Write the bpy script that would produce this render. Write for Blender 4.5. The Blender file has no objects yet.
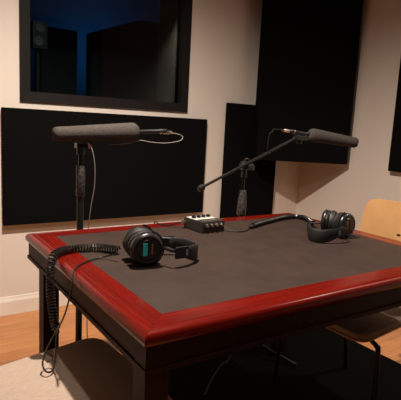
import bpy, bmesh, math, random
from mathutils import Vector, Matrix
random.seed(4)
col = bpy.context.scene.collection
sc = bpy.context.scene
PI = math.pi

# ------------------------------------------------------------------ materials
def mat(name, base, rough=.5, metal=0, coat=0, spec=.5, noise=None, bump=None, wave=None):
    m = bpy.data.materials.new(name); m.use_nodes = True
    nt = m.node_tree; b = nt.nodes['Principled BSDF']
    b.inputs['Base Color'].default_value = (*base, 1)
    b.inputs['Roughness'].default_value = rough
    b.inputs['Metallic'].default_value = metal
    b.inputs['Coat Weight'].default_value = coat
    b.inputs['Coat Roughness'].default_value = .12
    b.inputs['Specular IOR Level'].default_value = spec
    tc = nt.nodes.new('ShaderNodeTexCoord')
    if noise:
        c2, scale, lo, hi, stretch = noise
        mp = nt.nodes.new('ShaderNodeMapping'); mp.inputs['Scale'].default_value = stretch
        n = nt.nodes.new('ShaderNodeTexNoise'); n.inputs['Scale'].default_value = scale; n.inputs['Detail'].default_value = 5
        r = nt.nodes.new('ShaderNodeValToRGB')
        r.color_ramp.elements[0].position = lo; r.color_ramp.elements[0].color = (*base, 1)
        r.color_ramp.elements[1].position = hi; r.color_ramp.elements[1].color = (*c2, 1)
        nt.links.new(tc.outputs['Object'], mp.inputs[0]); nt.links.new(mp.outputs[0], n.inputs[0])
        nt.links.new(n.outputs[0], r.inputs[0]); nt.links.new(r.outputs[0], b.inputs['Base Color'])
    if bump:
        s, st, d = bump
        n = nt.nodes.new('ShaderNodeTexNoise'); n.inputs['Scale'].default_value = s; n.inputs['Detail'].default_value = 3
        bp = nt.nodes.new('ShaderNodeBump'); bp.inputs['Strength'].default_value = st; bp.inputs['Distance'].default_value = d
        nt.links.new(tc.outputs['Object'], n.inputs[0]); nt.links.new(n.outputs[0], bp.inputs['Height'])
        nt.links.new(bp.outputs[0], b.inputs['Normal'])
    return m

M = {}
M['wall'] = mat('painted_plaster', (.72, .65, .585), .9, spec=.2, bump=(160, .15, .002))
M['trim'] = mat('trim_paint', (.80, .74, .66), .45)
M['ceiling'] = mat('ceiling_tiles', (.34, .32, .30), .95)
M['darkwall'] = mat('charcoal_wall_fabric', (.05, .045, .042), 1., spec=.1)
M['panel'] = mat('black_acoustic_fabric', (.0035, .0034, .0036), 1., spec=.03, noise=((.0075, .007, .0075), 300, .4, .7, (1, 1, 1)), bump=(420, .5, .002))
M['frame'] = mat('dark_window_frame', (.010, .008, .008), .6, spec=.15)
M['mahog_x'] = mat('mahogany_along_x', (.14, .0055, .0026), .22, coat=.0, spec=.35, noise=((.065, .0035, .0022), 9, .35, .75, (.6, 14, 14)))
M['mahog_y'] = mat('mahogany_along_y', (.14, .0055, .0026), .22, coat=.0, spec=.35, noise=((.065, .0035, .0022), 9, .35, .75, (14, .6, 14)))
M['mahog_z'] = mat('mahogany_shade_toned', (.026, .006, .004), .5, spec=.12, noise=((.010, .004, .003), 9, .35, .75, (12, 12, .8)))  # apron and leg copy of the mahogany, darkened for shade under the top
M['inset'] = mat('dark_leather_inset', (.034, .0205, .0162), .6, spec=.2, noise=((.026, .0165, .013), 14, .4, .65, (1, 1, 1)), bump=(500, .25, .001))
M['metal'] = mat('black_steel', (.018, .017, .017), .35, metal=.5)
M['grip'] = mat('knurled_grip', (.10, .092, .085), .5, metal=.4, noise=((.02, .02, .02), 160, .45, .55, (1, 1, 1)))
M['chrome'] = mat('bright_metal', (.75, .72, .68), .22, metal=1)
M['plastic'] = mat('black_plastic', (.012, .012, .013), .3)
M['pad'] = mat('black_leatherette', (.009, .008, .0085), .55, bump=(90, .3, .002))
M['rubber'] = mat('black_rubber', (.012, .011, .011), .3)
M['foam'] = mat('grey_foam', (.075, .064, .058), 1., spec=.1, noise=((.045, .04, .038), 120, .35, .7, (1, 1, 1)), bump=(350, .9, .004))
M['teal'] = mat('teal_sticker', (.03, .50, .52), .35)
M['goldprint'] = mat('pale_print', (.22, .12, .07), .5)
M['blueprint'] = mat('pale_blue_print', (.16, .28, .42), .5)
M['redplug'] = mat('red_ring', (.35, .02, .015), .4)
M['mixer'] = mat('mixer_case', (.030, .024, .022), .45, metal=.2)
M['white'] = mat('white_plate', (.50, .47, .44), .5)
M['greycable'] = mat('grey_cable', (.22, .195, .175), .35)
M['seat'] = mat('beige_woven_fabric', (.38, .295, .24), .95, spec=.1, noise=((.31, .24, .195), 60, .35, .7, (1, 5, 1)), bump=(260, .5, .002))
M['birch'] = mat('birch_veneer', (.55, .31, .135), .4, coat=.1, noise=((.47, .25, .10), 7, .35, .7, (4, 1, 1)))
M['rug'] = mat('black_rug', (.006, .0055, .005), 1., spec=.05, bump=(300, .8, .004))
M['curtain'] = mat('grey_curtain', (.09, .085, .085), .95)
M['darkroom'] = mat('next_room_paint', (.10, .14, .18), .9)
M['gobo'] = mat('charcoal_panel', (.03, .03, .032), .9)

# oak floor: boards
m = bpy.data.materials.new('oak_floor'); m.use_nodes = True; nt = m.node_tree; b = nt.nodes['Principled BSDF']
tc = nt.nodes.new('ShaderNodeTexCoord'); br = nt.nodes.new('ShaderNodeTexBrick')
br.inputs['Scale'].default_value = 1; br.inputs['Brick Width'].default_value = .9; br.inputs['Row Height'].default_value = .083
br.inputs['Mortar Size'].default_value = .0007; br.offset = .37
br.inputs['Color1'].default_value = (.52, .235, .085, 1); br.inputs['Color2'].default_value = (.40, .155, .055, 1); br.inputs['Mortar'].default_value = (.16, .07, .03, 1)
mp = nt.nodes.new('ShaderNodeMapping'); mp.inputs['Scale'].default_value = (1.2, 14, 1)
n = nt.nodes.new('ShaderNodeTexNoise'); n.inputs['Scale'].default_value = 4; n.inputs['Detail'].default_value = 6
mx = nt.nodes.new('ShaderNodeMixRGB'); mx.blend_type = 'MULTIPLY'; mx.inputs[0].default_value = .5
rp = nt.nodes.new('ShaderNodeValToRGB'); rp.color_ramp.elements[0].color = (.65, .6, .55, 1); rp.color_ramp.elements[1].color = (1.15, 1.1, 1.05, 1)
rp.color_ramp.elements[0].position = .35; rp.color_ramp.elements[1].position = .65
nt.links.new(tc.outputs['Object'], br.inputs[0]); nt.links.new(tc.outputs['Object'], mp.inputs[0]); nt.links.new(mp.outputs[0], n.inputs[0])
nt.links.new(n.outputs[0], rp.inputs[0]); nt.links.new(br.outputs[0], mx.inputs[1]); nt.links.new(rp.outputs[0], mx.inputs[2])
nt.links.new(mx.outputs[0], b.inputs['Base Color']); b.inputs['Roughness'].default_value = .38
M['floor'] = m

# window glass: thin pane
m = bpy.data.materials.new('window_glass'); m.use_nodes = True; nt = m.node_tree; nt.nodes.remove(nt.nodes['Principled BSDF'])
o = nt.nodes['Material Output']; t = nt.nodes.new('ShaderNodeBsdfTransparent'); t.inputs[0].default_value = (.75, .82, .85, 1)
g = nt.nodes.new('ShaderNodeBsdfGlossy'); g.inputs['Roughness'].default_value = .02
fr = nt.nodes.new('ShaderNodeFresnel'); fr.inputs[0].default_value = 1.45; mxs = nt.nodes.new('ShaderNodeMixShader')
nt.links.new(fr.outputs[0], mxs.inputs[0]); nt.links.new(t.outputs[0], mxs.inputs[1]); nt.links.new(g.outputs[0], mxs.inputs[2]); nt.links.new(mxs.outputs[0], o.inputs[0])
M['glass'] = m
def emis(name, c, s):
    m = bpy.data.materials.new(name); m.use_nodes = True; b = m.node_tree.nodes['Principled BSDF']
    b.inputs['Base Color'].default_value = (*c, 1); b.inputs['Emission Color'].default_value = (*c, 1); b.inputs['Emission Strength'].default_value = s
    return m
M['bulb'] = emis('lamp_lens', (1, .8, .55), 3)

# ------------------------------------------------------------------ mesh helpers
def obj(name, bm, m, parent=None, smooth=False, bev=0, seg=2):
    me = bpy.data.meshes.new(name)
    if bev:
        bmesh.ops.bevel(bm, geom=[e for e in bm.edges if e.is_manifold and e.calc_face_angle(0) > .6], offset=bev, segments=seg, affect='EDGES', profile=.5, clamp_overlap=True)
    bmesh.ops.recalc_face_normals(bm, faces=bm.faces)
    bm.to_mesh(me); bm.free()
    me.materials.append(M[m])
    if smooth:
        for p in me.polygons: p.use_smooth = True
        try: me.set_sharp_from_angle(angle=math.radians(38))
        except Exception: pass
    o = bpy.data.objects.new(name, me); col.objects.link(o)
    if parent: o.parent = parent
    return o
def box(bm, x0, x1, y0, y1, z0, z1, mtx=None):
    vs = [bm.verts.new((x, y, z)) for z in (z0, z1) for x, y in ((x0, y0), (x1, y0), (x1, y1), (x0, y1))]
    for f in ((3, 2, 1, 0), (4, 5, 6, 7), (0, 1, 5, 4), (1, 2, 6, 5), (2, 3, 7, 6), (3, 0, 4, 7)):
        bm.faces.new([vs[i] for i in f])
    if mtx: bmesh.ops.transform(bm, matrix=mtx, verts=vs)
    return vs
def B(*a, mtx=None):
    bm = bmesh.new(); box(bm, *a, mtx=mtx); return bm
def frames(pts):
    pts = [Vector(p) for p in pts]; out = []; up = None
    for i, p in enumerate(pts):
        t = (pts[min(i+1, len(pts)-1)] - pts[max(i-1, 0)]).normalized()
        if up is None:
            up = Vector((0, 0, 1)) if abs(t.z) < .9 else Vector((1, 0, 0))
        s = t.cross(up).normalized(); up = s.cross(t).normalized()
        out.append((p, t, s, up))
    return out
def tube(bm, pts, r, n=8):
    rings = []; fr_ = frames(pts)
    for i, (p, t, s, u) in enumerate(fr_):
        rr = r[i] if isinstance(r, (list, tuple)) else r
        rings.append([bm.verts.new(p + s*rr*math.cos(2*PI*k/n) + u*rr*math.sin(2*PI*k/n)) for k in range(n)])
    for a, c in zip(rings, rings[1:]):
        for k in range(n): bm.faces.new((a[k], a[(k+1) % n], c[(k+1) % n], c[k]))
    bm.faces.new(rings[0][::-1]); bm.faces.new(rings[-1])
    return bm
def T(pts, r, n=8): return tube(bmesh.new(), pts, r, n)
def spline(pts, k=8):
    P = [Vector(p) for p in pts]; P = [2*P[0]-P[1]] + P + [2*P[-1]-P[-2]]; out = []
    for i in range(1, len(P)-2):
        a, b_, c, d = P[i-1:i+3]
        for j in range(k):
            t = j/k
            out.append(.5*((2*b_) + (c-a)*t + (2*a-5*b_+4*c-d)*t*t + (-a+3*b_-3*c+d)*t**3))
    out.append(P[-2]); return out
def helix(path, R, pitch, per=9):
    path = spline(path, 14)
    L = [0]
    for a, c in zip(path, path[1:]): L.append(L[-1] + (c-a).length)
    fr_ = frames(path); out = []; n = int(L[-1]/pitch*per)
    j = 0
    for i in range(n+1):
        d = L[-1]*i/n
        while j < len(L)-2 and L[j+1] < d: j += 1
        f = (d-L[j])/max(1e-9, L[j+1]-L[j])
        p = fr_[j][0].lerp(fr_[j+1][0], f); s = fr_[j][2].lerp(fr_[j+1][2], f).normalized(); u = fr_[j][3].lerp(fr_[j+1][3], f).normalized()
        a = 2*PI*i/per
        out.append(p + s*R*math.cos(a) + u*R*math.sin(a))
    return out
def lathe(bm, prof, n=24, mtx=None, sx=1, sy=1):   # prof: (r, z) list along local z
    rings = []; allv = []
    for r, z in prof:
        ring = [bm.verts.new((r*sx*math.cos(2*PI*k/n), r*sy*math.sin(2*PI*k/n), z)) for k in range(n)]
        rings.append(ring); allv += ring
    for a, c in zip(rings, rings[1:]):
        for k in range(n): bm.faces.new((a[k], a[(k+1) % n], c[(k+1) % n], c[k]))
    bm.faces.new(rings[0][::-1]); bm.faces.new(rings[-1])
    if mtx: bmesh.ops.transform(bm, matrix=mtx, verts=allv)
    return bm
def LA(prof, n=24, mtx=None, sx=1, sy=1): return lathe(bmesh.new(), prof, n, mtx, sx, sy)
def along(p, d):   # matrix: local z -> direction d at p
    d = Vector(d).normalized(); return Matrix.Translation(p) @ d.to_track_quat('Z', 'Y').to_matrix().to_4x4()
def tag(o, label, cat, group=None):
    o['label'] = label; o['category'] = cat
    if group: o['group'] = group
    return o
def thing(name, label, cat, loc=(0, 0, 0), rz=0, group=None):
    o = bpy.data.objects.new(name, None); col.objects.link(o); o.location = loc; o.rotation_euler = (0, 0, rz)
    o.empty_display_size = .1
    return tag(o, label, cat, group)
def struct(name, bm, m, parent=None, bev=0):
    o = obj(name, bm, m, parent, bev=bev)
    if not parent: o['kind'] = 'structure'
    return o

# ------------------------------------------------------------------ room shell
XL, XR, YF, YB, H = -2.3, 2.492, -3.3, 1.075, 2.6
WX0, WX1, WZ0, WZ1 = .232, 1.345, 1.262, 2.10
struct('floor', B(XL, XR, YF, YB, -.06, 0), 'floor')
struct('ceiling', B(XL, XR, YF, YB, H, H+.06), 'ceiling')
bm = bmesh.new()
box(bm, XL, WX0+.01, YB, YB+.12, 0, H); box(bm, WX1-.01, XR+.12, YB, YB+.12, 0, H)
box(bm, WX0+.01, WX1-.01, YB, YB+.12, 0, WZ0+.01); box(bm, WX0+.01, WX1-.01, YB, YB+.12, WZ1-.01, H)
struct('wall_back', bm, 'wall')
struct('wall_right', B(XR, XR+.12, YF, YB, 0, H), 'wall')
struct('wall_left', B(XL-.12, XL, YF, YB+.12, 0, H), 'darkwall')
struct('wall_front', B(XL-.12, XR+.12, YF-.12, YF, 0, H), 'darkwall')
def baseboard(name, L, mtx):
    pr = [(0, 0), (.014, 0), (.014, .082), (.010, .092), (.007, .100), (.006, .108), (0, .110)]
    bm = bmesh.new()
    a = [bm.verts.new(mtx @ Vector((0, -d, z))) for d, z in pr]; c = [bm.verts.new(mtx @ Vector((L, -d, z))) for d, z in pr]
    for i in range(len(pr)):
        j = (i+1) % len(pr); bm.faces.new((a[i], a[j], c[j], c[i]))
    bm.faces.new(a); bm.faces.new(c[::-1])
    return struct(name, bm, 'trim')
baseboard('baseboard_back', XR-XL, Matrix.Translation((XL, YB, 0)))
baseboard('baseboard_right', YB-.014-YF, Matrix.Translation((XR, YB-.014, 0)) @ Matrix.Rotation(-PI/2, 4, 'Z'))

# window
w = bpy.data.objects.new('window_1', None); col.objects.link(w); w['kind'] = 'structure'; w.location = ((WX0+WX1)/2, YB, WZ0)
w['label'] = 'dark framed studio window with blue light behind the glass'
def loc(o, p): o.location = -Vector(p.location) if p else (0, 0, 0)
fw = .056
bm = bmesh.new(); y0, y1 = YB-.016, YB+.10
pr = [(0, y0), (fw, y0+.004), (fw, y1), (0, y1)]
corners = [(WX0, WZ0, 1, 1), (WX1, WZ0, -1, 1), (WX1, WZ1, -1, -1), (WX0, WZ1, 1, -1)]
rings = [[bm.verts.new((cx+sx*s, yy, cz+sz*s)) for s, yy in pr] for cx, cz, sx, sz in corners]
for i in range(4):
    a, c = rings[i], rings[(i+1) % 4]
    for k in range(4): bm.faces.new((a[k], a[(k+1) % 4], c[(k+1) % 4], c[k]))
o = obj('window_frame', bm, 'frame', w); loc(o, w)
o = obj('pane', B(WX0+fw-.004, WX1-fw+.004, YB+.03, YB+.036, WZ0+fw-.004, WZ1-fw+.004), 'glass', w); loc(o, w)

# ------------------------------------------------------------------ next room, seen through the window
struct('wall_beyond_back', B(-1.2, 4.2, 3.0, 3.1, 0, 2.7), 'darkroom')
struct('wall_beyond_left', B(-1.3, -1.2, YB+.12, 3.1, 0, 2.7), 'darkroom')
struct('wall_beyond_right', B(4.2, 4.3, YB+.12, 3.1, 0, 2.7), 'darkroom')
struct('floor_beyond', B(-1.2, 4.2, YB+.12, 3.0, -.06, 0), 'gobo')
struct('ceiling_beyond', B(-1.3, 4.3, YB+.12, 3.1, 2.7, 2.76), 'darkroom')

# ------------------------------------------------------------------ acoustic panels
def panel(name, L, W, Ht, t, mtx):
    """box: width W along local x, height Ht, thickness t (local y from -t to 0)"""
    o = obj(name, B(0, W, -t, 0, 0, Ht), 'panel', None, smooth=True, bev=.012, seg=3)
    o.matrix_world = mtx
    return tag(o, L, 'acoustic panel')
panel('acoustic_panel', 'wide black fabric acoustic panel mounted on the wall below the window', 1.365, .668, .038, Matrix.Translation((.132, YB-.004, .552)))
panel('acoustic_panel', 'narrow upright black acoustic panel behind the boom stand, left of the room corner', .495, 1.22, .04, Matrix.Translation((1.682, YB-.004, .128)))
bm = bmesh.new(); PP = [(1.870, .918), (2.437, .546), (2.484, .600), (2.484, 1.068), (2.205, 1.068), (2.205, 1.018), (1.915, 1.018)]
lo = [bm.verts.new((x, y, .945)) for x, y in PP]; hi = [bm.verts.new((x, y, 2.55)) for x, y in PP]
bm.faces.new(lo[::-1]); bm.faces.new(hi)
for k in range(7): bm.faces.new((lo[k], lo[(k+1) % 7], hi[(k+1) % 7], hi[k]))
o = obj('acoustic_panel', bm, 'panel', None, smooth=True, bev=.010, seg=3); tag(o, 'tall black fabric bass trap filling the upper room corner', 'acoustic panel')
panel('acoustic_panel', 'black acoustic panel on the right wall, cut off by the right edge of the view', .61, 1.22, .04, Matrix.Translation((XR-.004, .205, .935)) @ Matrix.Rotation(-PI/2, 4, 'Z'))

# ------------------------------------------------------------------ rug
o = obj('rug', B(.572, 1.775, -2.4, .30, 0, .004), 'rug'); tag(o, 'black rug lying on the wooden floor under the table', 'rug')  # front part lengthened out of view to cut floor bounce on the apron

# ------------------------------------------------------------------ table
TX, TY, TZ, RW = 1.35, .982, .75, .087
tb = thing('table', 'large mahogany table with glossy red border and dark inset top', 'table', (0, 0, 0))
cs = [(0, 0, 1, -1), (TX, 0, -1, -1), (TX, -TY, -1, 1), (0, -TY, 1, 1)]
prof = [(RW, .716), (RW, .75), (.030, .75), (.0285, .7488), (.027, .75), (.014, .7495), (.008, .7475), (.004, .744), (.001, .738), (0, .731), (.002, .723), (.007, .718), (.014, .716)]
for i in range(4):
    a, c = cs[i], cs[(i+1) % 4]; bm = bmesh.new(); g = .0004
    dx, dy = (Vector(c[:2])-Vector(a[:2])).normalized()
    va = [bm.verts.new((a[0]+a[2]*s+dx*g, a[1]+a[3]*s+dy*g, z)) for s, z in prof]
    vc = [bm.verts.new((c[0]+c[2]*s-dx*g, c[1]+c[3]*s-dy*g, z)) for s, z in prof]
    n = len(prof)
    for k in range(n): bm.faces.new((va[k], va[(k+1) % n], vc[(k+1) % n], vc[k]))
    bm.faces.new(va[::-1]); bm.faces.new(vc)
    obj('border_rail', bm, 'mahog_x' if i % 2 == 0 else 'mahog_y', tb, smooth=True)
obj('inset_top', B(RW+.0005, TX-RW-.0005, -TY+RW+.0005, -RW-.0005, .722, .7495), 'inset', tb)
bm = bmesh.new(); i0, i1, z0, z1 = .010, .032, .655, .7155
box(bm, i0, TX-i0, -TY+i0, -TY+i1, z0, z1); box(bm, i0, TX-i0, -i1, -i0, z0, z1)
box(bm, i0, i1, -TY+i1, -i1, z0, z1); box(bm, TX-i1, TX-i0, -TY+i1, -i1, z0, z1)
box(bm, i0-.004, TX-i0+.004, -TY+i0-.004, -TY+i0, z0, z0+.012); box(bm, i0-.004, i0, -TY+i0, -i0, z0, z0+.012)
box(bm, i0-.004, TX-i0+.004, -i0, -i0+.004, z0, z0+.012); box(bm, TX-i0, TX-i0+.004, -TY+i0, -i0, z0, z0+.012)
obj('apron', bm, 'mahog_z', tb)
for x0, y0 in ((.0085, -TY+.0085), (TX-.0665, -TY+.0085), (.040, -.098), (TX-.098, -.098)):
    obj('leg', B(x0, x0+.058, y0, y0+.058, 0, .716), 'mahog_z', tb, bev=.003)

# ------------------------------------------------------------------ chairs
def rounded(bm, pts, z0, z1, zf=None):
    lo = [bm.verts.new((x, y, z0+(zf(x, y) if zf else 0))) for x, y in pts]; hi = [bm.verts.new((x, y, z1+(zf(x, y) if zf else 0))) for x, y in pts]
    n = len(pts)
    for k in range(n): bm.faces.new((lo[k], lo[(k+1) % n], hi[(k+1) % n], hi[k]))
    return lo, hi
def rr(corners, rad, n=6):
    out = []; P = [Vector(c) for c in corners]; m_ = len(P)
    for i in range(m_):
        a, b_, c = P[i-1], P[i], P[(i+1) % m_]; u = (a-b_).normalized(); v = (c-b_).normalized(); r = rad[i] if isinstance(rad, list) else rad
        for k in range(n+1):
            t = k/n; p0 = b_+u*r; p1 = b_+v*r
            out.append((1-t)**2*p0 + 2*t*(1-t)*b_ + t*t*p1)
    return out
def slab(outline, levels):
    """levels: list of (inset factor, z) from bottom to top; outline around its centroid"""
    bm = bmesh.new(); c = sum((Vector(p) for p in outline), Vector((0, 0)))/len(outline); rings = []
    for s, z in levels:
        rings.append([bm.verts.new((*(c+(Vector(p)-c)*s), z)) for p in outline])
    n = len(outline)
    for a, b_ in zip(rings, rings[1:]):
        for k in range(n): bm.faces.new((a[k], a[(k+1) % n], b_[(k+1) % n], b_[k]))
    bm.faces.new(rings[0][::-1]); bm.faces.new(rings[-1]); return bm
def chair(label, loc_, rz):
    t = thing('chair', label, 'chair', loc_, rz, 'bentwood chairs at the table ends')
    so = rr([(-.22, -.178), (.225, -.225), (.225, .225), (-.22, .178)], [.05, .07, .07, .05])
    obj('seat_shell', slab(so, [(.95, .420), (.985, .424), (.985, .430), (.95, .432)]), 'birch', t, smooth=True)
    obj('seat_pad', slab(so, [(.95, .4325), (.995, .437), (1., .447), (.985, .456), (.94, .460)]), 'seat', t, smooth=True)
    # backrest, tilted and curved in plan
    bo = rr([(-.19, .66), (-.175, .885), (.175, .885), (.19, .66)], [.05, .035, .035, .05], 6)
    bm = bmesh.new(); NY, NZ = 14, 8
    def pos(y, z, off): return Vector((-.236 - (z-.45)*.10 + .9*y*y - off, y, z))
    # grid clipped to a rounded shape
    def span(z):
        hw = .19 - (z-.66)/.225*.015; r = .045
        dz = min(z-.66, .885-z)
        return hw - (r-math.sqrt(max(0, r*r-(r-dz)**2)) if dz < r else 0)
    zs = [.66, .664, .672, .685, .705, .75, .80, .84, .86, .873, .881, .885]
    F = []; K = []
    for z in zs:
        s = span(z)
        F.append([bm.verts.new(pos(-s+2*s*i/NY, z, 0)) for i in range(NY+1)]); K.append([bm.verts.new(pos(-s+2*s*i/NY, z, .011)) for i in range(NY+1)])
    for a in range(len(zs)-1):
        for i in range(NY):
            bm.faces.new((F[a][i], F[a][i+1], F[a+1][i+1], F[a+1][i])); bm.faces.new((K[a][i+1], K[a][i], K[a+1][i], K[a+1][i+1]))
        bm.faces.new((F[a][0], F[a+1][0], K[a+1][0], K[a][0])); bm.faces.new((F[a][NY], K[a][NY], K[a+1][NY], F[a+1][NY]))
    for i in range(NY):
        bm.faces.new((F[0][i], K[0][i], K[0][i+1], F[0][i+1])); bm.faces.new((F[-1][i], F[-1][i+1], K[-1][i+1], K[-1][i]))
    bk = obj('backrest', bm, 'birch', t, smooth=True)
    obj('dark_mark', B(-.0012, .0006, -.004, .004, -.009, .009, mtx=along(pos(0, .742, 0), (1, 0, .1)) @ Matrix.Rotation(PI/2, 4, 'Y')), 'metal', bk)
    for s in (-1, 1):
        obj('leg', T(spline([(.09, s*.15, .412), (.135, s*.205, .412), (.150, s*.235, .408), (.155, s*.247, .37), (.165, s*.262, .008)], 6), .0095, 10), 'metal', t, smooth=True)
        obj('leg', T(spline([(-.05, s*.14, .412), (-.13, s*.165, .412), (-.175, s*.175, .38), (-.19, s*.18, .33), (-.27, s*.21, .008)], 6), .0095, 10), 'metal', t, smooth=True)
        up = [(-.16, s*.155, .412), (-.215, s*.155, .40), (-.244, s*.15, .43)] + [tuple(pos(s*.145, z, .021)) for z in (.55, .66, .80)]
        obj('back_post', T(spline(up, 6), .009, 10), 'metal', t, smooth=True)
    for x in (.09, -.10):
        obj('cross_bar', T([(x, -.152, .412), (x, .152, .412)], .0078, 10), 'metal', t, smooth=True)
    return t
chair('beige padded chair half under the left end of the table', (-.045, -.585, 0), math.radians(6))
chair('blond wood backed chair pushed under the right end of the table', (1.205, -.568, 0), PI)

# ------------------------------------------------------------------ headphones
def headphones(label, loc_, rz, cuprot=0, sticker='teal', sc_=1.):
    """cups at local (0, +-.06, .052), band apex at +x, lying on its side"""
    t = thing('headphones', label, 'headphones', loc_, rz, 'closed-back headphones on the table')
    t.scale = (sc_,)*3
    for s in (-1, 1):
        c = Vector((0, s*.037, .051)); ax = Vector((cuprot, s, .03*s)).normalized()
        m_ = along(c, ax)
        cup = obj('ear_cup', LA([(.030, -.012), (.044, -.010), (.047, -.004), (.047, .008), (.0455, .013), (.040, .018), (.037, .0185), (.036, .0165), (.030, .0165), (.028, .019), (.012, .020)], 32, m_, sx=1., sy=1.), 'plastic', t, smooth=True)
        obj('ear_pad', LA([(.022, -.030), (.034, -.034), (.044, -.031), (.0475, -.023), (.047, -.015), (.043, -.0115), (.020, -.0115)], 32, m_, sx=1., sy=1.), 'pad', cup, smooth=True)
        # printed strips standing upright on the face
        e = Vector((1, 0, 0)) - ax*ax.x; e.normalize()
        up = ax.cross(e)*(-s if s < 0 else 1)
        if up.z < 0: up = -up
        def plate(nm, du, dv, wu, wv, mm, off=.0205):
            bm = bmesh.new(); base = c+ax*off+e*du+up*dv
            fm = Matrix.Translation(base) @ Matrix((e, up, ax)).transposed().to_4x4()
            box(bm, -wu/2, wu/2, -wv/2, wv/2, -.003, .0009, mtx=fm)
            obj(nm, bm, mm, cup, bev=.0006)
        plate('coloured_strip', -.009, .002, .013, .036, sticker); plate('printed_strip', .011, .002, .004, .030, 'goldprint')
        # yoke
        yo = []
        for k in range(9):
            a = -PI*.42 + PI*.84*k/8
            yo.append(c + e*(.050*math.cos(a)) + up*(.052*math.sin(a)) + ax*.004)
        yoke = obj('yoke', T(yo, .0032, 6), 'metal', t, smooth=True)
    # headband: flat strip standing on edge
    def arc(k, r=0):
        a = -PI/2 + PI*k
        return Vector((.050 + (.116+r)*math.cos(a), (.068+r)*math.sin(a), .052 - .027*math.cos(a)))
    def strip(k0, k1, hw, th, off, n=28):
        bm = bmesh.new(); rings = []
        for i in range(n+1):
            k = k0+(k1-k0)*i/n; p = arc(k); q = arc(k+.001)-arc(k-.001); q.z = 0; nrm = Vector((q.y, -q.x, 0)).normalized()
            taper = min(1, .45+2.2*min(i/n, 1-i/n)); h = hw*taper
            rings.append([bm.verts.new(p+nrm*(off+a)+Vector((0, 0, b_))) for a, b_ in ((-th, -h*.8), (-th*.4, -h), (th*.4, -h), (th, -h*.8), (th, h*.8), (th*.4, h), (-th*.4, h), (-th, h*.8))])
        for a, c in zip(rings, rings[1:]):
            for j in range(8): bm.faces.new((a[j], a[(j+1) % 8], c[(j+1) % 8], c[j]))
        bm.faces.new(rings[0][::-1]); bm.faces.new(rings[-1]); return bm
    hb = obj('headband', strip(.08, .92, .024, .0045, 0), 'pad', t, smooth=True)
    for s in (-1, 1):
        pts = [Vector((.048, s*.042, .052))] + [arc((.0 if s < 0 else 1)+(.04*k if s < 0 else -.04*k)) for k in range(1, 5)]
        bm = bmesh.new(); tube(bm, pts, .0045, 6)
        sl = obj('slider', bm, 'metal', t, smooth=True)
        k = .13 if s < 0 else .87
        p = arc(k); q = arc(k+.001)-arc(k-.001); q.z = 0; q.normalize(); nrm = Vector((q.y, -q.x, 0))
        if nrm.y*s < 0: nrm = -nrm
        fm = Matrix.Translation(p+nrm*.0035) @ Matrix((q, Vector((0, 0, 1)), nrm)).transposed().to_4x4()
        obj('slider_housing', B(-.022, .022, -.017, .017, -.004, .004, mtx=fm), 'plastic', t, bev=.002)
        obj('pale_mark', B(-.003, .003, -.009, .009, .0035, .0048, mtx=Matrix.Translation(q*.014*(1 if s<0 else -1)) @ fm), 'blueprint', hb)
    return t
hp1 = headphones('closed headphones with teal strip on the ear cup, near the left edge of the table', (.228, -.512, .75), math.radians(-10), sc_=1.08)
hp2 = headphones('black headphones lying with cups to the right, near the right edge of the table', (1.138, -.492, .75), math.radians(196), cuprot=.25, sticker='plastic', sc_=1.06)

def child_world(name, bm, m, parent, smooth=True):
    o = obj(name, bm, m, None, smooth=smooth); bpy.context.view_layer.update()
    o.parent = parent; o.matrix_parent_inverse = parent.matrix_world.inverted(); return o
bpy.context.view_layer.update()
# coiled cord of the left headphones: across the border and over the left edge of the table
cp = [(.196, -.405, .766), (.150, -.345, .764), (.105, -.330, .7645), (.05, -.335, .7645), (.010, -.362, .765), (-.012, -.385, .757), (-.0225, -.400, .735), (-.025, -.408, .69), (-.024, -.413, .63), (-.021, -.430, .578), (-.020, -.452, .556)]
cord = child_world('coiled_cord', T(helix(cp, .0118, .0098), .0030, 5), 'rubber', hp1)
pl = child_world('plug', LA([(.0045, 0), (.0075, .004), (.0075, .026), (.006, .034), (.0035, .036)], 12, along((-.022, -.440, .568), (.05, -.9, -.55))), 'rubber', cord)
pc = spline([(.165, -.475, .775), (.132, -.430, .756), (.085, -.440, .7535), (.043, -.473, .7535), (.010, -.520, .7545), (-.008, -.56, .748), (-.016, -.572, .72), (-.020, -.55, .66), (-.024, -.52, .61), (-.034, -.49, .562), (-.062, -.50, .522), (-.079, -.52, .490), (-.072, -.54, .474), (-.052, -.53, .474), (-.036, -.50, .510), (-.024, -.47, .540), (-.020, -.45, .556)], 8)
child_world('straight_cord', T(pc, .0026, 6), 'rubber', hp1)
# cord of the right headphones
cp2 = [(1.165, -.345, .775), (1.20, -.29, .767), (1.245, -.235, .763), (1.262, -.185, .763), (1.235, -.150, .763), (1.16, -.150, .763), (1.05, -.185, .763), (.95, -.222, .763), (.895, -.245, .763)]
cord2 = child_world('coiled_cord', T(helix(cp2, .0092, .0056), .0023, 5), 'rubber', hp2)
child_world('plug', LA([(.004, 0), (.0085, .004), (.0085, .022), (.006, .030), (.0032, .034)], 12, along((.897, -.244, .7605), (-.9, -.36, -.01))), 'rubber', cord2)
child_world('straight_cord', T(spline([(.865, -.257, .7535), (.835, -.280, .7532), (.80, -.290, .7532), (.765, -.270, .7545), (.742, -.243, .765), (.731, -.2405, .768)], 8), .0025, 6), 'rubber', hp2)

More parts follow.
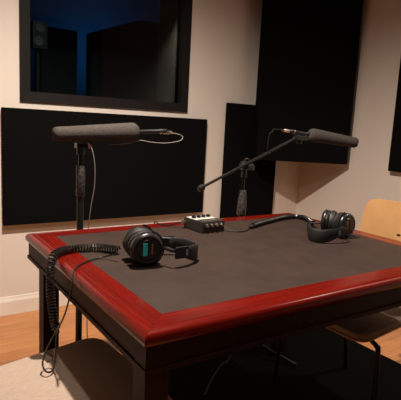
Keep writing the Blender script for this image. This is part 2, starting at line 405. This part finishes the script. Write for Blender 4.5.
# ------------------------------------------------------------------ headphone amplifier box
mb = thing('mixer', 'small black headphone amplifier box with four knobs on its white top plate', 'mixer', (.678, -.186, .7505), math.radians(4))
obj('case', B(-.057, .057, -.064, .064, .002, .045), 'mixer', mb, bev=.003)
obj('top_plate', B(-.052, .052, -.012, .058, .0445, .0462), 'white', mb, bev=.0005)
for k in range(4):
    x = -.0375+.025*k
    kn = obj('volume_knob', LA([(.0095, .0460), (.0095, .053), (.0078, .056), (.004, .0565)], 16, Matrix.Translation((x, .022, 0))), 'plastic', mb, smooth=True)
    obj('cap', LA([(.003, .0562), (.003, .0572), (.001, .0574)], 10, Matrix.Translation((x, .022, 0))), 'mixer', kn)
    jk = obj('front_knob', LA([(.0078, 0), (.0078, .006), (.006, .011), (.003, .0115)], 16, along((x, -.064, .031), (0, -1, 0))), 'chrome', mb, smooth=True)
    obj('jack_socket', LA([(.0055, 0), (.0055, .0025), (.003, .003)], 16, along((x, -.064, .014), (0, -1, 0))), 'plastic', mb, smooth=True)
obj('label_strip', B(-.035, .035, -.040, -.026, .0445, .0456), 'chrome', mb)
for sx in (-1, 1):
    for sy in (-1, 1):
        obj('foot', LA([(.006, -.0005), (.006, .0025)], 10, Matrix.Translation((sx*.046, sy*.052, 0))), 'rubber', mb)
# silver plug on its left side with the power cable
cb = T(spline([(.592, -.135, .775), (.565, -.10, .758), (.545, -.05, .7535), (.55, .00, .7545), (.555, .018, .74), (.56, .028, .66), (.58, .04, .4), (.63, .02, .05), (.68, -.02, .014)], 8), .0028, 6)
pc_ = obj('power_cable', cb, 'rubber', None, smooth=True); tag(pc_, 'black cable running from the left side of the amplifier box over the back table edge', 'cable')
o = obj('plug', LA([(.0045, 0), (.008, .003), (.008, .016), (.004, .020)], 14, along((.616, -.140, .776), (-1, .1, -.02))), 'chrome', pc_, smooth=True)
o['label'] = 'silver plug'

# ------------------------------------------------------------------ microphones
def mic(label, tip, tail, r0, r1, grp='shotgun microphones in grey foam windscreens'):
    tip, tail = Vector(tip), Vector(tail); d = (tail-tip); L = d.length; d.normalize()
    t = thing('microphone', label, 'microphone', tuple((tip+tail)/2), 0, grp)
    mtx = along(tip, d)
    def W(nm, bm, m, par): 
        o = child_world(nm, bm, m, par); return o
    bpy.context.view_layer.update()
    LW = L*.72
    prof = [(r0*.25, 0), (r0*.62, .002), (r0*.88, .007), (r0, .015), (r0*1.03, .03)]
    prof += [(r0+(r1-r0)*(k/8), .03+(LW-.055)*k/8) for k in range(1, 9)] + [(r1*.93, LW-.015), (r1*.72, LW-.004), (r1*.5, LW)]
    W('windscreen', LA(prof, 28, mtx), 'foam', t)
    bd = W('body', LA([(.0095, LW-.03), (.0095, L-.03), (.0105, L-.028), (.0105, L-.004), (.007, L)], 18, mtx), 'plastic', t)
    W('collar_ring', LA([(.0112, L-.034), (.0112, L-.029)], 18, mtx), 'chrome', bd)
    return t, d, LW, L
m1, d1, lw1, L1 = mic('grey foam covered shotgun microphone pointing left, above the back left of the table', (.124, .080, 1.116), (.628, .070, 1.146), .028, .040)
m2, d2, lw2, L2 = mic('grey foam covered shotgun microphone pointing right, in front of the corner', (1.788, -.040, 1.125), (1.385, .088, 1.173), .029, .0365)

# mic stand left: straight pole on a round base
PX, PY = .246, .10
ms = thing('microphone_stand', 'straight black microphone stand behind the left end of the table', 'microphone stand', (PX, PY, 0))
obj('base', LA([(.125, 0), (.125, .012), (.118, .020), (.03, .028), (.018, .05)], 36), 'metal', ms, smooth=True)
obj('pole', LA([(.014, .04), (.014, .90)], 18), 'metal', ms, smooth=True)
obj('grip', LA([(.015, .862), (.0185, .867), (.0185, .985), (.0165, .992), (.014, .993)], 20), 'grip', ms, smooth=True)
obj('inner_pole', LA([(.0105, .98), (.0105, 1.045)], 16), 'metal', ms, smooth=True)
bm = bmesh.new(); lathe(bm, [(.016, 1.035), (.018, 1.04), (.018, 1.066), (.012, 1.07)], 16); box(bm, -.022, .022, -.016, .016, 1.062, 1.083)
mt = obj('shock_mount', bm, 'plastic', ms, bev=.001)
obj('red_ring', LA([(.0115, 0), (.0115, .008)], 14, along((.030, -.012, 1.073), (1, -.1, 0))), 'redplug', mt, smooth=True)

# mic stand right: boom on tripod
QX, QY = 1.085, .075
bs = thing('microphone_stand', 'black boom microphone stand reaching right from behind the table', 'microphone stand', (QX, QY, 0))
obj('pole', LA([(.0125, .08), (.0125, .76)], 16), 'metal', bs, smooth=True)
obj('grip', LA([(.020, .735), (.0245, .742), (.0235, .80), (.0185, .862), (.014, .865)], 22), 'grip', bs, smooth=True)
obj('inner_pole', LA([(.0085, .86), (.0085, .975)], 14), 'metal', bs, smooth=True)
bm = bmesh.new(); lathe(bm, [(.011, .93), (.015, .935), (.015, .965), (.010, .968)], 16)
lathe(bm, [(.022, -.016), (.024, -.014), (.024, .014), (.022, .016)], 20, along((0, 0, .988), (0, 1, 0)))
lathe(bm, [(.008, 0), (.008, .018), (.016, .019), (.017, .023), (.017, .032), (.012, .036)], 12, along((.012, -.016, .986), (0, -1, 0)))
hdl = obj('boom_clamp', bm, 'plastic', bs, smooth=True)
obj('tee_handle', T([(-.004, 0, 1.006), (.006, -.002, 1.024), (.022, -.004, 1.021), (.034, -.004, 1.012)], [.005, .0065, .0065, .005], 8), 'metal', hdl, smooth=True)
b0 = Vector((-.285, -.03, .885)); b1 = Vector((.345, -.022, 1.150))
obj('boom_arm', T([b0, b1], .0068, 12), 'metal', bs, smooth=True)
dv = (b1-b0).normalized()
obj('counterweight', LA([(.010, 0), (.0155, .003), (.0155, .030), (.010, .034)], 18, along(b0-dv*.006, dv)), 'metal', bs, smooth=True)
bm = bmesh.new(); box(bm, .315, .385, -.050, -.002, 1.128, 1.150); lathe(bm, [(.014, 1.108), (.016, 1.112), (.016, 1.130), (.010, 1.134)], 16, Matrix.Translation((.343, -.024, 0)))
obj('shock_mount', bm, 'plastic', bs, bev=.002)
obj('hub', LA([(.022, .07), (.024, .075), (.024, .13), (.018, .14)], 18), 'plastic', bs, smooth=True)
for a in (178, 62, 300):
    a = math.radians(a); u = Vector((math.cos(a), math.sin(a), 0))
    lg = obj('leg', T(spline([u*.02+Vector((0, 0, .115)), u*.10+Vector((0, 0, .085)), u*.34+Vector((0, 0, .014))], 5), .0085, 10), 'metal', bs, smooth=True)
    obj('foot', LA([(.010, -.002), (.012, .004), (.012, .02), (.009, .024)], 12, along(u*.345+Vector((0, 0, .0125)), -u)), 'rubber', lg, smooth=True)

# microphone cables
c1 = spline([(.628, .070, 1.142), (.65, .068, 1.139), (.69, .06, 1.132), (.702, .055, 1.120), (.68, .05, 1.104), (.61, .05, 1.094), (.54, .05, 1.096), (.49, .055, 1.102), (.44, .065, 1.088), (.36, .075, 1.080)], 8)
o = obj('microphone_cable', T(c1, .0019, 6), 'greycable', None, smooth=True); tag(o, 'thin grey cable looping back from the tail of the left microphone', 'cable')
obj('connector', LA([(.0085, 0), (.009, .004), (.009, .03), (.006, .042), (.003, .046)], 14, along((.612, .070, 1.141), (1, -.02, .0))), 'chrome', o, smooth=True)
c1b = spline([(.262, .072, 1.086), (.272, .062, 1.075), (.282, .055, 1.04), (.290, .055, .98), (.290, .06, .90), (.280, .068, .82), (.275, .08, .70), (.275, .085, .4), (.29, .07, .06), (.36, .07, .0035), (.48, .12, .0035)], 8)
o = obj('microphone_cable', T(c1b, .0020, 6), 'greycable', None, smooth=True); tag(o, 'thin grey cable hanging down beside the left microphone stand', 'cable')
c2 = spline([(1.385, .088, 1.173), (1.31, .08, 1.179), (1.25, .06, 1.178), (1.225, .04, 1.168), (1.205, .04, 1.150), (1.20, .04, 1.10), (1.215, .052, 1.06), (1.245, .068, 1.057)], 8)
o = obj('microphone_cable', T(c2, .0026, 6), 'rubber', None, smooth=True); tag(o, 'dark cable looping from the tail of the right microphone to its boom', 'cable')
cc = obj('connector', LA([(.0085, 0), (.009, .004), (.009, .035), (.0055, .05), (.003, .054)], 14, along((1.386, .088, 1.173), (-1, .0, .06))), 'chrome', o, smooth=True)
# cable on the floor from the boom stand
o = obj('floor_cable', T(spline([(.70, -.23, .012), (.80, -.14, .012), (.92, -.05, .013), (.98, -.03, .018), (1.01, -.005, .06), (1.045, .03, .12), (1.06, .05, .25)], 8), .003, 6), 'rubber', None, smooth=True)
tag(o, 'thin cable on the black rug running up to the boom stand', 'cable')

# ------------------------------------------------------------------ next room contents
def ang_panel(x0, x1, y, z0, z1, t, label):
    o = obj('baffle', B(x0, x1, y, y+t, z0, z1), 'gobo', None, bev=.01); tag(o, label, 'baffle'); return o
ang_panel(.62, .90, 2.05, 0, 1.86, .12, 'narrow dark upright baffle behind the window glass, left of the blue gap')
bm = bmesh.new()
vs = []
for y in (2.0, 2.12):
    for x, z in ((1.00, 0), (1.78, 0), (1.78, 2.02), (1.42, 2.02), (1.00, 1.86)): vs.append(bm.verts.new((x, y, z)))
bm.faces.new(vs[:5]); bm.faces.new(vs[5:][::-1])
for k in range(5): bm.faces.new((vs[k], vs[(k+1) % 5], vs[5+(k+1) % 5], vs[5+k]))
o = obj('baffle', bm, 'gobo', None, bev=.008); tag(o, 'wide dark baffle with a sloped top edge behind the window glass', 'baffle')
bm = bmesh.new(); NX = 60; top = []; bot = []
for i in range(NX+1):
    x = 1.50+1.2*i/NX; y = 1.80+.035*math.sin(i*1.05)+.01*math.sin(i*2.3)
    bot.append((bm.verts.new((x, y, .05)), bm.verts.new((x, y+.004, .05)))); top.append((bm.verts.new((x, y, 2.6)), bm.verts.new((x, y+.004, 2.6))))
for i in range(NX):
    bm.faces.new((bot[i][0], bot[i+1][0], top[i+1][0], top[i][0])); bm.faces.new((bot[i+1][1], bot[i][1], top[i][1], top[i+1][1]))
    bm.faces.new((bot[i][0], bot[i][1], bot[i+1][1], bot[i+1][0])); bm.faces.new((top[i][0], top[i+1][0], top[i+1][1], top[i][1]))
bm.faces.new((bot[0][0], top[0][0], top[0][1], bot[0][1])); bm.faces.new((bot[-1][0], bot[-1][1], top[-1][1], top[-1][0]))
o = obj('curtain', bm, 'curtain', None, smooth=True); tag(o, 'dark pleated curtain seen at the right side of the window', 'curtain')
sp = thing('loudspeaker', 'small round grey loudspeaker at the left side behind the window glass', 'loudspeaker', (.44, 1.42, 0))
obj('cabinet', B(-.045, .045, 0, .10, 1.61, 1.775), 'plastic', sp, bev=.006)
obj('cone_ring', LA([(.022, 0), (.027, .003), (.027, .006), (.018, .006), (.014, .002)], 24, along((0, 0, 1.735), (0, -1, 0))), 'curtain', sp, smooth=True)
obj('cone_ring', LA([(.026, 0), (.030, .003), (.030, .006), (.024, .006), (.022, .002)], 24, along((-.01, 0, 1.655), (0, -1, 0))), 'curtain', sp, smooth=True)
obj('stand_pole', LA([(.12, 0), (.12, .015), (.02, .02), (.02, 1.60)], 20, Matrix.Translation((0, .06, 0))), 'metal', sp, smooth=True)

# ------------------------------------------------------------------ lamps
def downlight(x, y, label, energy, size, cone, blend, color, tilt=(0, 0), drop=0):
    t = thing('pendant_lamp' if drop else 'ceiling_downlight', label, 'ceiling light', (x, y, H-drop), 0, None if drop else 'ceiling downlights')
    if drop:
        obj('rod', LA([(.006, -.004), (.006, drop-.004)], 10), 'metal', t)
        obj('canopy', LA([(.045, drop-.016), (.045, drop-.002)], 20), 'trim', t)
    obj('housing', LA([(.065, -.002), (.065, -.012), (.050, -.014), (.048, -.004)], 28), 'trim', t, smooth=True)
    obj('lens', LA([(.045, -.004), (.045, -.007)], 24), 'bulb', t)
    l = bpy.data.lights.new('downlight_lamp', 'SPOT'); l.energy = energy; l.shadow_soft_size = size; l.spot_size = math.radians(cone); l.spot_blend = blend; l.color = color
    o = bpy.data.objects.new('downlight_lamp', l); col.objects.link(o); o.location = (x, y, H-drop-.07); o.rotation_euler = (tilt[0], tilt[1], 0)
    return o
WARM = (1, .86, .73)
downlight(.30, -.35, 'round ceiling downlight above the left end of the table', 345, .03, 158, 1., WARM)
downlight(2.30, -.80, 'round ceiling downlight beyond the right end of the table', 80, .03, 116, 1., WARM)
downlight(.05, -1.25, 'round ceiling downlight in front of the left end of the table', 45, .035, 150, .8, WARM)
l = bpy.data.lights.new('blue_lamp', 'AREA'); l.energy = 1.3; l.size = .25; l.color = (.08, .42, 1)
o = bpy.data.objects.new('blue_lamp', l); col.objects.link(o); o.location = (1.36, 2.45, 1.75); o.rotation_euler = (math.radians(115), 0, math.radians(-10))
wd = bpy.data.worlds.new('w'); sc.world = wd; wd.use_nodes = True; wd.node_tree.nodes['Background'].inputs[0].default_value = (.05, .04, .035, 1); wd.node_tree.nodes['Background'].inputs[1].default_value = .1

# ------------------------------------------------------------------ camera
yaw, pitch, roll = .5919, -.1571, .0522
fwd = Vector((math.sin(yaw)*math.cos(pitch), math.cos(yaw)*math.cos(pitch), math.sin(pitch)))
rt = Vector((math.cos(yaw), -math.sin(yaw), 0)); up = rt.cross(fwd)
r2 = rt*math.cos(roll)+up*math.sin(roll); u2 = -rt*math.sin(roll)+up*math.cos(roll)
cd = bpy.data.cameras.new('camera'); cd.sensor_width = 36; cd.lens = 477.65/401*36; cd.clip_start = .02
cam = bpy.data.objects.new('camera', cd); col.objects.link(cam)
mw = Matrix((r2, u2, -fwd)).transposed().to_4x4(); mw.translation = (-.4315, -1.8016, 1.1837); cam.matrix_world = mw
sc.camera = cam
sc.view_settings.view_transform = 'Standard'; sc.view_settings.look = 'None'; sc.view_settings.gamma = 1; sc.view_settings.use_curve_mapping = False
sc.view_settings.exposure = 0
